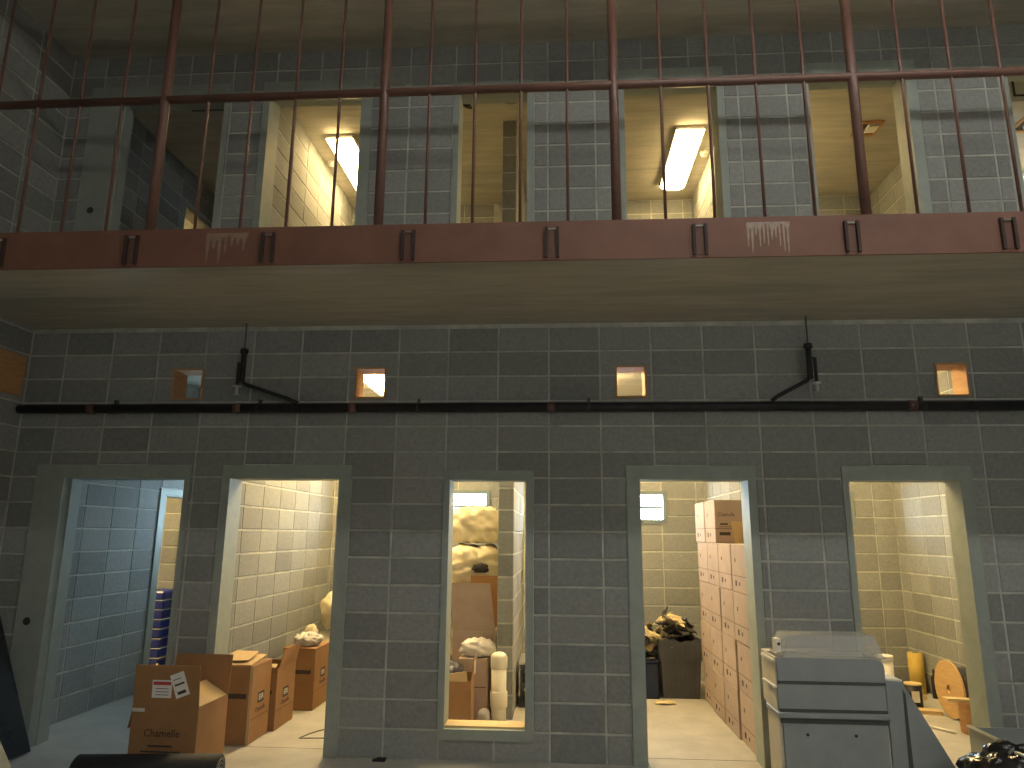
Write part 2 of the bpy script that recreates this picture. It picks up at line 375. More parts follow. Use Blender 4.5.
# ------------------------------------------------------------------ door and window frames
def frame(name, label, x0, x1, z0, z1, fl, fr, ft, fb=None, hole=None, stop=True):
    """pressed-steel frame: faces fl/fr/ft proud of the wall, lining through the wall"""
    o = thing(name, label, 'door frame' if fb is None else 'window frame', ((x0+x1)/2, 0, z0), kind='structure')
    c = (x0+x1)/2; a, b_ = x0-c, x1-c; h = z1-z0; zb = 0 if fb is None else -fb
    e = .004
    MB().box(a-fl, a, -.014, -.0005, zb, h+ft).box(a-.016, a, -.0005, .215, 0, h).build('jamb', 'primer', o)
    MB().box(b_, b_+fr, -.014, -.0005, zb, h+ft).box(b_, b_+.016, -.0005, .215, 0, h).build('jamb', 'primer', o)
    MB().box(a, b_, -.014, -.0005, h, h+ft).box(a-.016, b_+.016, -.0005, .215, h, h+.016).build('head', 'primer', o)
    if stop:
        MB().box(a+.0005, a+.014, .07, .13, 0, h).build('stop', 'primer', o)
        MB().box(b_-.014, b_-.0005, .07, .13, 0, h).build('stop', 'primer', o)
    if fb is not None:
        MB().box(a, b_, -.014, -.0005, -fb, 0).box(a-.016, b_+.016, -.0005, .215, -.016, 0).build('sill', 'primer', o)
    if hole:
        MB().tube([(hole[0]-c, -.0155, hole[1]-z0), (hole[0]-c, -.0135, hole[1]-z0)], .03, 16).build('lock_hole', 'paint_black', o)
    return o
frame('door_1', 'wide-jambed grey frame of the dim left doorway', *D1, 0, HD, .24, .045, .105, hole=(-.405, .912))
frame('door_2', 'grey frame of the doorway with brown cartons inside', *D2, 0, HD, .062, .098, .105, stop=False)
w8 = frame('window_8', 'tall narrow grey frame in the middle of the lower wall', *WN, .215, HD-.006, .05, .058, .072, .072, stop=False)
frame('door_3', 'grey frame of the doorway with the tall carton stack', *D4, 0, HD, .103, .06, .105, stop=False)
frame('door_4', 'grey frame of the doorway with the cable reel', *D5, 0, HD, .045, .09, .105, stop=False)
frame('door_5', 'wide-jambed grey frame of the dim upper left doorway', *U1, ZF, UH, .262, .045, .105, hole=(-.365, 4.36))
frame('door_6', 'grey frame of the upper doorway with the left bright lamp', *U2, ZF, UH, .062, .098, .105, stop=False)
frame('window_9', 'tall narrow grey frame in the middle of the upper wall', *UW, ZF+.215, UH-.03, .05, .058, .066, .07, stop=False)
frame('door_7', 'grey frame of the upper doorway with the right bright lamp', *U4, ZF, UH, .103, .06, .105, stop=False)
frame('door_8', 'grey frame of the upper doorway with the ceiling sleeve', *U5, ZF, UH, .045, .09, .105, stop=False)
frame('window_10', 'tall grey frame at the upper right edge', *U6, ZF+.215, UH+.02, .05, .058, .066, .07, stop=False)
MB().box(-.30, .29, .03, .20, .0005, .014).build('sill_board', 'plywood_pale', w8)
MB().box(-.012, .0, .10, .14, 0, .09).build('latch_tab', 'white_plastic', w8, loc=(.278, 0, .93))
# inner doorway of the dim cell (in its side wall)
o = thing('door_9', 'pale blue-lit inner door frame at the back of the dim left cell', 'door frame', (-.55, 2.0, 0), kind='structure')
MB().box(.0005, .014, -.1, 0, 0, 2.06).box(-.19, .014, .003, .018, 0, 1.99).build('jamb', 'primer', o)
MB().box(.0005, .014, .95, 1.0, 0, 2.06).box(-.19, .014, .932, .947, 0, 1.99).build('jamb', 'primer', o)
MB().box(.0005, .014, 0, .95, 2.0, 2.06).box(-.19, .014, .018, .932, 1.984, 1.997).build('head', 'primer', o)

# ------------------------------------------------------------------ plywood sleeves in the wall
SL = ['dim plywood-lined square hole above the leftmost lower doorway', 'lit plywood-lined square hole above the second lower doorway',
      'lit plywood-lined square hole above the doorway with stacked cartons', 'lit plywood-lined square hole above the rightmost lower doorway']
for i, (a, b_) in enumerate(SQ):
    t = thing('wall_sleeve', SL[i], 'wall sleeve', ((a+b_)/2, 0, sqz[0]), group='plywood sleeves through the lower wall')
    w, h = (b_-a)/2-.002, sqz[1]-sqz[0]-.002; k = .014
    MB().box(-w, w, -.006, .2, .002, k).build('board', 'plywood', t)
    MB().box(-w, w, -.006, .2, h-k, h).build('board', 'plywood', t)
    MB().box(-w, -w+k, -.006, .2, k, h-k).build('board', 'plywood', t)
    MB().box(w-k, w, -.006, .2, k, h-k).build('board', 'plywood', t)
MB().box(-.7195, -.70, -.40, -.06, 2.69, 3.02).build('plywood_board', 'plywood', label='brown plywood board fixed on the left side wall', cat='board')

# ------------------------------------------------------------------ walkway fascia and railing
fx = MB().box(-.715, 9.8, -1.366, -1.352, 3.275, 3.535).build('trim_1', 'oxide_fascia', label='red oxide steel fascia along the walkway edge', cat='fascia', kind='structure')
bm_ = MB().box(-.041, -.024, -.018, 0, 0, .2).box(.024, .041, -.018, 0, 0, .2)
gap = MB().box(-.022, .022, -.004, 0, .005, .188).mesh('splice', 'oxide')
rib = MB().box(-.009, .009, -.022, 0, 0, .2).mesh('rib', 'gap_shade')  # dark colour puts the shade of the splice gaps into raised bars
cap = MB().box(-.022, .022, -.016, 0, .185, .192).mesh('clip', 'bright_metal')
for i in range(-1, 10):
    x = .965+i*.9115
    if x > 9.7: break
    for s in (-1, 1): link('rib', rib, fx, loc=(x+s*.036, -1.366, 3.29))
    link('splice', gap, fx, loc=(x, -1.366, 3.29)); link('clip', cap, fx, loc=(x, -1.366, 3.29))
rd = random.Random(5)
for xc, n, wd, mt in ((5.03, 11, .012, 'paint_drip'), (1.60, 7, .02, 'paint_smear')):
    poly = [(xc-n*wd, 3.50)]
    for q in range(n):
        a = xc+(q-n/2)*2*wd; ln = rd.uniform(.07, .2)
        tp = 3.495-rd.uniform(.0, .05); poly += [(a, tp), (a+wd*.4, 3.485-ln), (a+wd*.8, 3.485-ln*.9), (a+wd*rd.uniform(1.0, 1.6), tp)]
    poly += [(xc+n*wd, 3.50)]
    MB().prism(poly, 'y', -1.3672, -1.3662).build('paint_drip', mt, fx)
rail = thing('guard_railing', 'red oxide pipe railing with posts and pickets on the walkway edge', 'railing', (0, -1.335, ZF))
RX0, RX1 = -.70, 9.78
MB().tube([(RX0, 0, 4.505-ZF), (RX1, 0, 4.505-ZF)], .0285, 14).build('mid_rail', 'oxide', rail, True)
MB().tube([(RX0, 0, 5.5-ZF), (RX1, 0, 5.5-ZF)], .0285, 14).build('top_rail', 'oxide', rail, True)
post = MB().tube([(0, 0, 0), (0, 0, 5.53-ZF)], .031, 14).mesh('post', 'oxide', True)
pick = MB().tube([(0, 0, 0), (0, 0, 5.5-ZF)], .0105, 8).mesh('picket', 'oxide', True)
for k in range(-6, 29):
    x = 1.05+k*.3058
    if x < RX0 or x > RX1: continue
    link('post' if k % 5 == 0 else 'picket', post if k % 5 == 0 else pick, rail, loc=(x, 0, 0))

# ------------------------------------------------------------------ sprinkler pipe
pp = thing('sprinkler_pipe', 'black iron sprinkler pipe running along the lower wall', 'pipe', (0, -.06, 2.58))
MB().tube([(-.70, 0, 0), (9.7, 0, 0)], .036, 14).build('pipe_run', 'iron', pp, True)
for x in (-.073, 1.155, 2.098, 3.675, 6.402): MB().tube([(x-.03, 0, 0), (x+.03, 0, 0)], .041, 14).build('coupling', 'oxide', pp, True)
for x in (.106, 1.321, 2.622, 3.97, 6.489):
    MB().tube([(x-.01, 0, 0), (x+.01, 0, 0)], .0395, 14).box(x-.01, x+.01, .02, .055, -.012, .075).build('hanger', 'dark_steel', pp)
for sgn, x, xb, lab in ((1, 1.195, 1.666, 'black sprinkler drop with diagonal branch above the left doorways'), (-1, 5.65, 5.354, 'black sprinkler drop with diagonal branch above the carton doorway')):
    s = thing('sprinkler_drop', lab, 'sprinkler', (x, -.10, 2.58), group='sprinkler drops on the pipe')
    MB().tube([(xb-x, -.01, .03), (xb-x-(.1 if sgn > 0 else -.05), -.02, .07), (sgn*.03, -.02, .185), (0, -.02, .215)], .016, 10).build('branch', 'iron', s, True)
    MB().tube([(0, -.02, .20), (0, -.02, .46)], .022, 10).tube([(0, -.02, .44), (0, -.02, .475)], .032, 10).build('riser', 'iron', s, True)
    MB().tube([(0, -.02, .47), (0, -.02, .695)], .006, 6).build('hanger_rod', 'dark_steel', s)
    hx = -sgn*.03 if sgn > 0 else .04
    MB().tube([(0, -.02, .36), (hx, -.03, .36), (hx, -.03, .17)], .014, 8).build('arm', 'iron', s, True)
    MB().tube([(hx, -.03, .17), (hx, -.03, .16)], .035, 14).build('escutcheon', 'bright_metal', s)
    MB().tube([(hx, -.03, .16), (hx, -.03, .125), (hx, -.03, .10), (hx, -.03, .095)], [.012, .014, .012, .024], 10).build('sprinkler_head', 'bright_metal', s)

# ------------------------------------------------------------------ lamps
def lamp(label, x, y, z, lens, L_=1.27, w=.29):
    t = thing('ceiling_lamp', label, 'lamp', (x, y, z), group='four-foot wraparound ceiling lamps')
    MB().box(-w/2-.012, w/2+.012, -L_/2, L_/2, -.045, -.0005).build('housing', 'lamp_body', t)
    prof = [(-w/2, -.046), (w/2, -.046), (w/2-.004, -.055), (w/2-.03, -.078), (w/2-.075, -.09), (-w/2+.075, -.09), (-w/2+.03, -.078), (-w/2+.004, -.055)]
    MB().prism(prof, 'y', -L_/2+.004, L_/2-.004).build('lens', lens, t)
    for s in (-1, 1): MB().box(-w/2+.01, w/2-.01, s*(L_/2+.004)-.006, s*(L_/2+.004)+.006, -.034, -.004).build('end_cap', 'lamp_body', t)
    return t
lamp('glowing ceiling lamp in the upper cell on the left', 1.35, 2.0, ZC, 'lamp_upper')
lamp('glowing ceiling lamp in the upper cell right of the middle', 5.155, 2.03, ZC, 'lamp_upper')
lamp('ceiling lamp of the upper cell with the ceiling sleeve', 5.93, 2.0, ZC, 'lamp_upper')
lamp('ceiling lamp of the upper cell at the right edge', 9.45, 2.0, ZC, 'lamp_upper')
lamp('ceiling lamp of the lower cell with cream sacks', 1.75, 1.9, ZS, 'lamp_warm')
lamp('ceiling lamp of the lower cell with stacked cartons', 4.1, 1.7, ZS, 'lamp_warm')
lamp('ceiling lamp of the lower cell with the cable reel', 6.0, 1.6, ZS, 'lamp_warm')
lamp('ceiling lamp of the side room with blue mattresses', -1.9, 1.8, ZS, 'lamp_warm')
lamp('ceiling lamp of the upper side room at far left', -1.9, 1.8, ZC, 'lamp_upper')
for i, (x, lab) in enumerate(((4.6, 'left strip lamp hung over the open hall'), (6.6, 'middle strip lamp hung over the open hall'), (8.6, 'right strip lamp hung over the open hall'))):
    t = thing('strip_lamp', lab, 'lamp', (x, -3.9, 6.7), group='strip lamps hung over the hall')
    MB().box(-.95, .95, -.07, .07, -.30, -.25).build('housing', 'lamp_body', t)
    MB().box(-.93, .93, -.05, .05, -.345, -.301).build('tube_lens', 'lamp_hall', t)
    for s in (-.6, .6): MB().tube([(s, 0, -.25), (s, 0, 0)], .004, 6).build('chain', 'bright_metal', t)
for x, lab in ((5.0, 'left added fill lamp behind the viewer'), (6.9, 'middle added fill lamp behind the viewer'), (8.8, 'right added fill lamp behind the viewer')):  # unseen lamps, added only as soft fill on the front wall
    t = thing('fill_lamp', lab, 'lamp', (x, -9.2, 3.0), group='added fill lamps at the back of the hall')
    MB().box(-.65, .65, .0005, .05, -.16, .16).build('housing', 'lamp_body', t)
    MB().box(-.62, .62, .051, .09, -.13, .13).build('lens', 'lamp_fill', t)
# small ceiling fittings
for x, lab in ((5.405, 'small round detector beside the upper right lamp'), (1.09, 'small round detector beside the upper left lamp')):
    t = thing('smoke_detector', lab, 'detector', (x, 1.94, ZC), group='ceiling detectors')
    MB().tube([(0, 0, -.0005), (0, 0, -.012)], .055, 18).build('base', 'white_plastic', t); MB().tube([(0, 0, -.012), (0, 0, -.04), (0, 0, -.05)], [.045, .042, .02], 18).build('dome', 'white_plastic', t)
t = thing('ceiling_sleeve', 'orange plywood square around a ceiling hole in the upper right cell', 'wall sleeve', (7.04, 1.535, ZC), group='plywood squares on the ceiling')
def sq_sleeve(t):
    for a in ((-.12, .12, -.14, -.105), (-.12, .12, .105, .14), (-.12, -.09, -.105, .105), (.09, .12, -.105, .105)): MB().box(*a, -.02, -.0005).build('board', 'plywood', t)
    MB().box(-.09, .09, -.105, .105, -.004, -.0005).build('hole_plate', 'steel_groove', t)
    MB().box(-.02, .08, -.09, .04, -.04, -.004).build('junction_box', 'white_plastic', t)
sq_sleeve(t)
t = thing('ceiling_sleeve', 'orange plywood square on the ceiling at the right edge', 'wall sleeve', (8.68, 1.55, ZC), group='plywood squares on the ceiling'); sq_sleeve(t)
t = thing('conduit_stub', 'short dark conduit stub on the ceiling seen in the upper window', 'conduit', (2.80, .88, ZC))
MB().tube([(-.04, -.05, -.02), (.06, .04, -.02)], .016, 10).build('conduit', 'iron', t, True); MB().tube([(.03, .02, -.0005), (.03, .02, -.02)], .03, 10).build('flange', 'iron', t)
t = thing('round_plate', 'grey round cover plate on the ceiling in the upper window', 'cover plate', (3.27, .8, ZC))
MB().tube([(0, 0, -.0005), (0, 0, -.015)], .09, 24).build('plate', 'plate_grey', t); MB().tube([(0, 0, -.015), (0, 0, -.02)], .012, 8).build('screw', 'bright_metal', t)
MB().box(-.05, .35, .83, .852, ZC-.004, ZC-.0005).build('ceiling_slot', 'steel_groove', label='thin dark slot strip on the ceiling of the dim upper cell', cat='slot')
t = thing('lettered_beam', 'pale ceiling beam with black painted letters at the upper right edge', 'beam', (8.9, .7, 5.60))
MB().box(-1.1, .89, 0, .15, 0, ZC-5.6-.0005).build('beam', 'slab', t)
link('lettering', text_mesh('LS', .24, 'paint_black'), t, loc=(-.80, -.0015, .125), rot=(pi/2, 0, 0))

# ------------------------------------------------------------------ cartons
def body_open(mb, w, d, h, t=.006):
    mb.box(-w/2, w/2, -d/2, -d/2+t, 0, h).box(-w/2, w/2, d/2-t, d/2, 0, h).box(-w/2, -w/2+t, -d/2+t, d/2-t, 0, h).box(w/2-t, w/2, -d/2+t, d/2-t, 0, h).box(-w/2+t, w/2-t, -d/2+t, d/2-t, 0, t)
    return mb
# the stack in the doorway: 5 tiers, edges along Y
col = [.262, .742, 1.222, 1.702, 2.182]; ORD = ['nearest the doorway', 'second from the doorway', 'third from the doorway', 'farthest from the doorway']
TIER = ['bottom tier', 'second lowest tier', 'middle tier', 'second highest tier', 'top tier']
rng = random.Random(4)
txt = text_mesh('Chamelle', .052, 'crate_print')
tz = 0
cb = {}
for ti in range(5):
    h = .385 if ti < 4 else .40
    for ci in range(4):
        if ti == 4 and ci < 2: continue
        jx, jy = rng.uniform(-.008, .008), rng.uniform(-.003, .003)
        if ti in (0, 1) and ci == 0: jx = .014
        if ti < 4: y0, y1 = col[ci], col[ci+1]
        else: y0, y1 = (1.31, 1.775) if ci == 2 else (1.785, 2.25)
        t = thing('carton', 'carton in the %s of the stack, %s' % (TIER[ti], ORD[ci] if ti < 4 else ('nearer one' if ci == 2 else 'farther one')), 'carton', (5.312+jx, (y0+y1)/2, tz), group='cartons stacked along the right cell wall')
        k = (round(y1-y0, 3), h)
        if k not in cb:
            d = (y1-y0)/2-.004
            cb[k] = (MB().box(-.138, .138, -d, d, .001, h-.003, ch=.004).mesh('carton_body', 'cardboard_dull'),
                     MB().box(-.1395, -.1375, -d+.004, d-.004, h*.335, h*.345).mesh('seam', 'crate_print'),
                     MB().box(-.1395, -.1378, d*.35, d*.55, h*.13, h*.24).mesh('print', 'crate_print'),
                     MB().box(-.1395, -.1378, -d*.1, d*.02, h*.15, h*.22).mesh('print', 'crate_print'), MB().box(-.1395, -.1378, d*.4, d*.5, h*.62, h*.7).mesh('print', 'crate_print'))
        for nm, me in zip(('carton_body', 'seam', 'print', 'print', 'print'), cb[k]): link(nm, me, t)
        if ti == 4 and ci == 2:
            dd = -(y1-y0)/2+.004
            link('print', txt, t, loc=(-.03, dd-.0012, .26), rot=(pi/2, 0, 0)).scale = (.8, 1, 1)
            for q in ((-.10, .02, .145, .15), (-.09, -.02, .165, .18), (-.10, .0, .07, .1)): MB().box(q[0], q[1], dd-.002, dd, q[2], q[3]).build('print', 'crate_print', t)
            MB().box(-.137, .137, dd-.0016, dd, .128, .133).build('seam', 'crate_print', t)
    tz += h
MB().slab([(.0, 0, 0), (.17, .05, 0), (.17, .05, .19), (-.03, 0, .19)], .005).build('cardboard_sheet', 'cardboard_in', label='loose cardboard flap standing on the carton stack by the jamb', cat='cardboard', loc=(5.27, .95, tz-.4+.001))

# the open carton in front of the pier
t = thing('open_carton', 'open brown carton with raised flaps and two paper labels', 'carton', (1.045, -.285, 0), (0, 0, -.02))
w, d, h = .475, .42, .43
body_open(MB(), w, d, h).build('carton_body', 'cardboard', t)
MB().slab([(-w/2+.002, -d/2, h), (w/2-.002, -d/2, h), (w/2-.01, -d/2-.015, h+.27), (-w/2, -d/2-.015, h+.27)], -.006).build('front_flap', 'cardboard', t)
MB().slab([(-w/2+.03, d/2-.006, h), (w/2, d/2-.006, h), (w/2+.005, d/2+.02, h+.275), (-w/2+.04, d/2+.02, h+.275)], .006).build('back_flap', 'cardboard', t)
MB().slab([(w/2-.006, -d/2+.01, h), (w/2-.006, d/2-.015, h), (w/2-.17, d/2-.03, h+.1), (w/2-.17, -d/2+.015, h+.1)], .006).build('side_flap', 'cardboard_in', t)
MB().slab([(-w/2+.0, d/2-.015, h), (-w/2+.0, -d/2+.01, h), (-w/2-.04, -d/2+.03, h-.15), (-w/2-.04, d/2-.03, h-.15)], .005).build('side_flap', 'cardboard', t)
def on_flap(x, z, roll=0): return dict(loc=(x, -d/2-.0002-.015*(z-h)/.27-.0012, z), rot=(.0555, roll, 0))
l1 = MB().box(-.07, .07, -.001, 0, -.058, .058).build('paper_label', 'label_white', t, **on_flap(-.035, h+.115)); l1['label'] = 'white paper label with a red band'
MB().box(-.064, .064, -.002, -.001, .026, .048).build('red_band', 'label_red', l1)
for z in (-.04, -.02, .0): MB().box(-.045, .05, -.002, -.001, z, z+.004).build('print_line', 'crate_print', l1)
l2 = MB().box(-.05, .05, -.001, 0, -.08, .08).build('paper_label', 'label_white', t, **on_flap(.092, h+.145, -.36)); l2['label'] = 'white tilted paper label with dark print'
for q in ((-.035, .035, .0, .012), (-.03, .03, -.06, -.04), (-.035, .02, .04, .045)): MB().box(q[0], q[1], -.002, -.001, q[2], q[3]).build('print_line', 'crate_print', l2)
MB().box(-w/2+.0, -w/2+.09, -d/2-.0015, -d/2-.0002, h-.035, h-.012).build('tape', 'tape', t)
link('print', text_mesh('Chamelle', .068, 'crate_print'), t, loc=(-.01, -d/2-.001, h-.17), rot=(pi/2, 0, 0))
for q in ((-.10, .07, h-.255, h-.243), (-.15, .13, h-.29, h-.28)): MB().box(q[0], q[1], -d/2-.0015, -d/2-.0002, q[2], q[3]).build('print_line', 'crate_print', t)

# cartons in the second doorway
def carton2(label, x0, x1, y0, y1, h, rz=0, opn=None):
    t = thing('carton', label, 'carton', ((x0+x1)/2, (y0+y1)/2, 0), (0, 0, rz), group='brown cartons along the second cell wall')
    w, d = x1-x0, y1-y0
    if opn: body_open(MB(), w, d, h).build('carton_body', 'cardboard', t)
    else: MB().box(-w/2, w/2, -d/2, d/2, 0, h, ch=.005).build('carton_body', 'cardboard', t)
    link('print_block', MB().box(0, .003, -.06, .06, -.04, .04).mesh('print_block', 'crate_print'), t, loc=(w/2-.001, 0, h*.55))
    link('print', text_mesh('ESR', .06, 'label_white'), t, loc=(w/2+.0022, 0, h*.55), rot=(pi/2, 0, pi/2))
    link('print', text_mesh('Chamelle', .05, 'crate_print'), t, loc=(w/2+.0005, 0, h*.40), rot=(pi/2, 0, pi/2))
    MB().box(w/2-.001, w/2+.001, -d/2+.02, d/2-.02, h*.30, h*.307).build('print_line', 'crate_print', t)
    MB().box(-w*.15, w*.38, -d/2-.001, -d/2+.001, h*.58, h*.645).build('print_block', 'crate_print', t)
    return t, w, d
t, w, d = carton2('nearest brown carton in the second doorway, bulging lid', 1.0, 1.335, .222, .60, .575)
MB().slab([(-w/2, -d/2, .577), (w/2-.02, -d/2+.01, .577), (w/2-.05, d/2, .60), (-w/2, d/2, .615)], .006).build('lid_flap', 'cardboard_in', t)
MB().slab([(-w/2+.03, -d/2+.04, .60), (w/2-.07, -d/2+.06, .605), (w/2-.10, d/2-.05, .63), (-w/2+.03, d/2-.02, .63)], .006).build('lid_flap', 'cardboard_in', t)
MB().box(w/2-.02, w/2+.004, -d/2-.002, -d/2+.0, 0, .57).build('tape', 'cardboard_in', t)
t, w, d = carton2('small brown carton with one tall flap raised, behind the nearest one', 1.06, 1.375, .63, 1.05, .49, opn=1)
MB().slab([(w/2, -d/2+.02, .49), (w/2, d/2, .49), (w/2+.03, d/2-.01, .64), (w/2+.01, -d/2+.09, .62)], .005).build('flap', 'cardboard', t)
MB().slab([(-w/2, -d/2+.006, .49), (w/2-.02, -d/2+.006, .49), (w/2-.05, -d/2+.12, .50), (-w/2, -d/2+.12, .50)], .005).build('flap', 'cardboard_in', t)
t, w, d = carton2('farthest brown carton of the second doorway, under crumpled plastic', 1.14, 1.455, 1.34, 1.80, .545)
lump((.30, .30, .13), 3, .7, 5, 2.0, 44).build('plastic_wrap', 'wrap', label='crumpled clear plastic wrap heaped on the farthest carton', cat='plastic wrap', smooth=True, loc=(1.32, 1.50, .547))
lump((.62, .55, .42), 8, .28, 2.2, 2.8, 40).build('cloth_sack', 'sack', label='fat cream cloth sack slumped behind the farthest carton', cat='sack', smooth=True, loc=(1.42, 2.45, .59), group='cream cloth sacks')
lump((.62, .6, .585), 9, .25, 2.2, 3.2, 40).build('cloth_sack', 'sack', label='low cream cloth sack on the floor behind the farthest carton', cat='sack', smooth=True, loc=(1.36, 2.43, .004), group='cream cloth sacks')
lump((.15, .13, .17), 12, .4, 3, 2, 24).build('bunched_cloth', 'sack', label='small pale bunched cloth beside the plastic wrap', cat='cloth', smooth=True, loc=(1.26, 1.73, .547))
t = thing('cable_loop', 'thin dark wire bent on the floor of the second doorway', 'wire', (1.70, .6, .006))
MB().tube([(-.04, -.16, 0), (.0, -.02, 0), (.06, .09, 0), (.14, .13, 0), (.28, .13, 0)], .004, 6).tube([(-.04, -.16, 0), (.3, -.12, 0)], .004, 6).build('wire', 'cable', t)

# ------------------------------------------------------------------ things seen in the tall window
def sack(label, x, y, z, sz, seed, rz=0, rough=.2, g='cream cloth sacks', pw=4.0):
    return lump(sz, seed, rough*1.5, 3.4, pw, 56).build('cloth_sack', 'sack', label=label, cat='sack', smooth=True, loc=(x, y, z), rot=(0, 0, rz), group=g)
sack('topmost cream sack of the pile, against the bright window', 2.83, 2.3, 1.512, (.60, .7, .40), 21, .05)
s_ = sack('second cream sack of the pile, with a dark smudged mark', 2.83, 2.2, 1.102, (.62, .74, .408), 22, .0)
lump((.19, .03, .10), 31, .9, 5, 2, 24).build('smudge_mark', 'glove_black', s_, True, loc=(.10, -.365, .12))
sack('lower cream sack of the pile, draped over to the left', 2.62, 2.25, .702, (.98, .8, .398), 23, -.1, .3)
sack('bottom left cream sack of the pile', 2.55, 2.3, .352, (.8, .8, .348), 24, .1)
sack('bottom floor sack of the pile, mostly hidden', 2.55, 2.3, .002, (.8, .8, .348), 25, .2)
t = thing('carton', 'dull brown carton with wide open flaps below the cream sacks', 'carton', (2.93, 1.56, 0), group='cartons behind the tall window')
w, d, h = .40, .32, .72
body_open(MB(), w, d, h).build('carton_body', 'cardboard_dull', t)
MB().slab([(-w/2, -d/2, h), (w/2, -d/2, h), (w/2-.05, -d/2-.03, h+.43), (-w/2-.06, -d/2-.03, h+.43)], .006).build('front_flap', 'cardboard_dull', t)
MB().slab([(-w/2+.12, d/2, h), (w/2, d/2, h), (w/2+.0, d/2+.02, h+.48), (-w/2+.12, d/2+.02, h+.48)], .006).build('back_flap', 'cardboard', t)
MB().box(-w/2+.01, w/2-.01, -d/2-.0015, -d/2, .43, .436).build('seam', 'crate_print', t)
lump((.34, .24, .17), 41, .5, 4, 2.0, 36).build('plastic_wrap', 'wrap', label='crumpled clear plastic heaped in front of the open dull carton', cat='plastic wrap', smooth=True, loc=(2.99, 1.22, .52))
t = thing('carton', 'low brown carton under the heap of clear plastic', 'carton', (2.96, 1.22, 0), group='cartons behind the tall window')
MB().box(-.13, .13, -.12, .12, 0, .52, ch=.004).build('carton_body', 'cardboard_dull', t); MB().box(-.12, .12, -.1215, -.12, .28, .286).build('seam', 'crate_print', t)
t = thing('carton', 'torn brown carton holding a dark bag, in the tall window', 'carton', (2.80, .78, 0), (0, 0, .05), group='cartons behind the tall window')
w, d, h = .40, .40, .43
body_open(MB(), w, d, h).build('carton_body', 'cardboard', t)
MB().slab([(w/2, d/2-.05, h), (w/2, -d/2, h), (w/2+.02, -d/2+.05, h+.17), (w/2+.03, d/2-.15, h+.18)], .006).build('side_flap', 'cardboard', t)
MB().slab([(-w/2, -d/2, h), (w/2-.03, -d/2, h+.0), (w/2-.04, -d/2-.02, h+.08), (-w/2, -d/2-.04, h+.03)], .006).build('front_flap', 'cardboard_in', t)
MB().box(w/2+.018, w/2+.021, -.09, -.01, h+.03, h+.15).build('paper_label', 'label_white', t)
lump((.33, .33, .30), 51, .4, 3, 2.2, 32).build('dark_bag', 'navy_bag', label='dark navy bag stuffed into the torn carton', cat='bag', smooth=True, loc=(2.78, .79, .26))
lump((.11, .12, .13), 52, .2, 3, 2.5, 24).build('white_bundle', 'tape', label='small pale bundle on the floor beside the pvc pipe', cat='bundle', smooth=True, loc=(3.075, 1.02, .002))
t = thing('pvc_pipe', 'cream capped pvc pipe standing upright in the tall window', 'pipe', (3.197, 1.06, 0))
MB().tube([(0, 0, 0), (0, 0, .46)], .066, 24).build('pipe_body', 'pvc', t, True)
MB().tube([(0, 0, .13), (0, 0, .14), (0, 0, .26), (0, 0, .27)], [.066, .076, .076, .067], 24).build('coupling', 'pvc', t, True)
MB().tube([(0, 0, .45), (0, 0, .46), (0, 0, .545), (0, 0, .57), (0, 0, .585), (0, 0, .59)], [.067, .075, .075, .062, .035, .005], 24).build('cap', 'pvc', t, True)
t = thing('plastic_crate', 'dark plastic crate on the floor behind the pvc pipe', 'crate', (3.47, 1.9, 0))
for q in range(3):
    MB().box(-.12, .12, -.25, .25, q*.17+.004, q*.17+.05).build('rim', 'tote', t)
for sx in (-.11, .11):
    for sy in (-.24, 0, .24): MB().box(sx-.01, sx+.01, sy-.012, sy+.012, .05, .34).build('upright', 'tote', t)
MB().box(-.13, .13, -.26, .26, .388, .41).build('tray', 'bright_metal', t)

# ------------------------------------------------------------------ rag tote in the carton doorway
t = thing('storage_tote', 'dark grey ribbed plastic tote overflowing with rags', 'tote', (4.955, 2.45, 0))
TW, TD, TH = .40, .56, .56
mb = MB(); nseg = 24
top = lambda u: TH+.012*sin(u*9)+.008*sin(u*23)
for (p, q) in (((-TW/2, -TD/2), (TW/2, -TD/2)), ((TW/2, -TD/2), (TW/2, TD/2)), ((TW/2, TD/2), (-TW/2, TD/2)), ((-TW/2, TD/2), (-TW/2, -TD/2))):
    P, Q = Vector((*p, 0)), Vector((*q, 0)); nn = (Q-P).normalized().cross(Vector((0, 0, 1)))
    for i in range(nseg):
        a, b_ = i/nseg, (i+1)/nseg; k = .006 if i % 3 == 1 else 0
        A = P.lerp(Q, a)+nn*k; B_ = P.lerp(Q, b_)+nn*k; f = .9
        mb.slab([A*f, B_*f, A*.0+B_+Vector((0, 0, .40)), A+Vector((0, 0, .40))], -.006)
        mb.slab([A+nn*.008+Vector((0, 0, .37)), B_+nn*.008+Vector((0, 0, .37)), B_+nn*.008+Vector((0, 0, top(a))), A+nn*.008+Vector((0, 0, top(a)))], -.006)
mb.box(-TW*.44, TW*.44, -TD*.44, TD*.44, .002, .01).build('tote_body', 'tote', t)
MB().box(-TW*.47, TW*.47, -TD*.47, TD*.47, .4, .525, ch=.02).build('packed_lining', 'glove_black', t)
t = thing('plastic_bin', 'dark blue plastic bin beside the grey rag tote', 'bin', (4.60, 2.35, 0))
MB().box(-.12, .12, -.2, .2, 0, .34, ch=.01).build('bin_body', 'blue_dark', t); MB().box(-.13, .13, -.21, .21, .34, .37, ch=.006).build('rim', 'blue_dark', t)
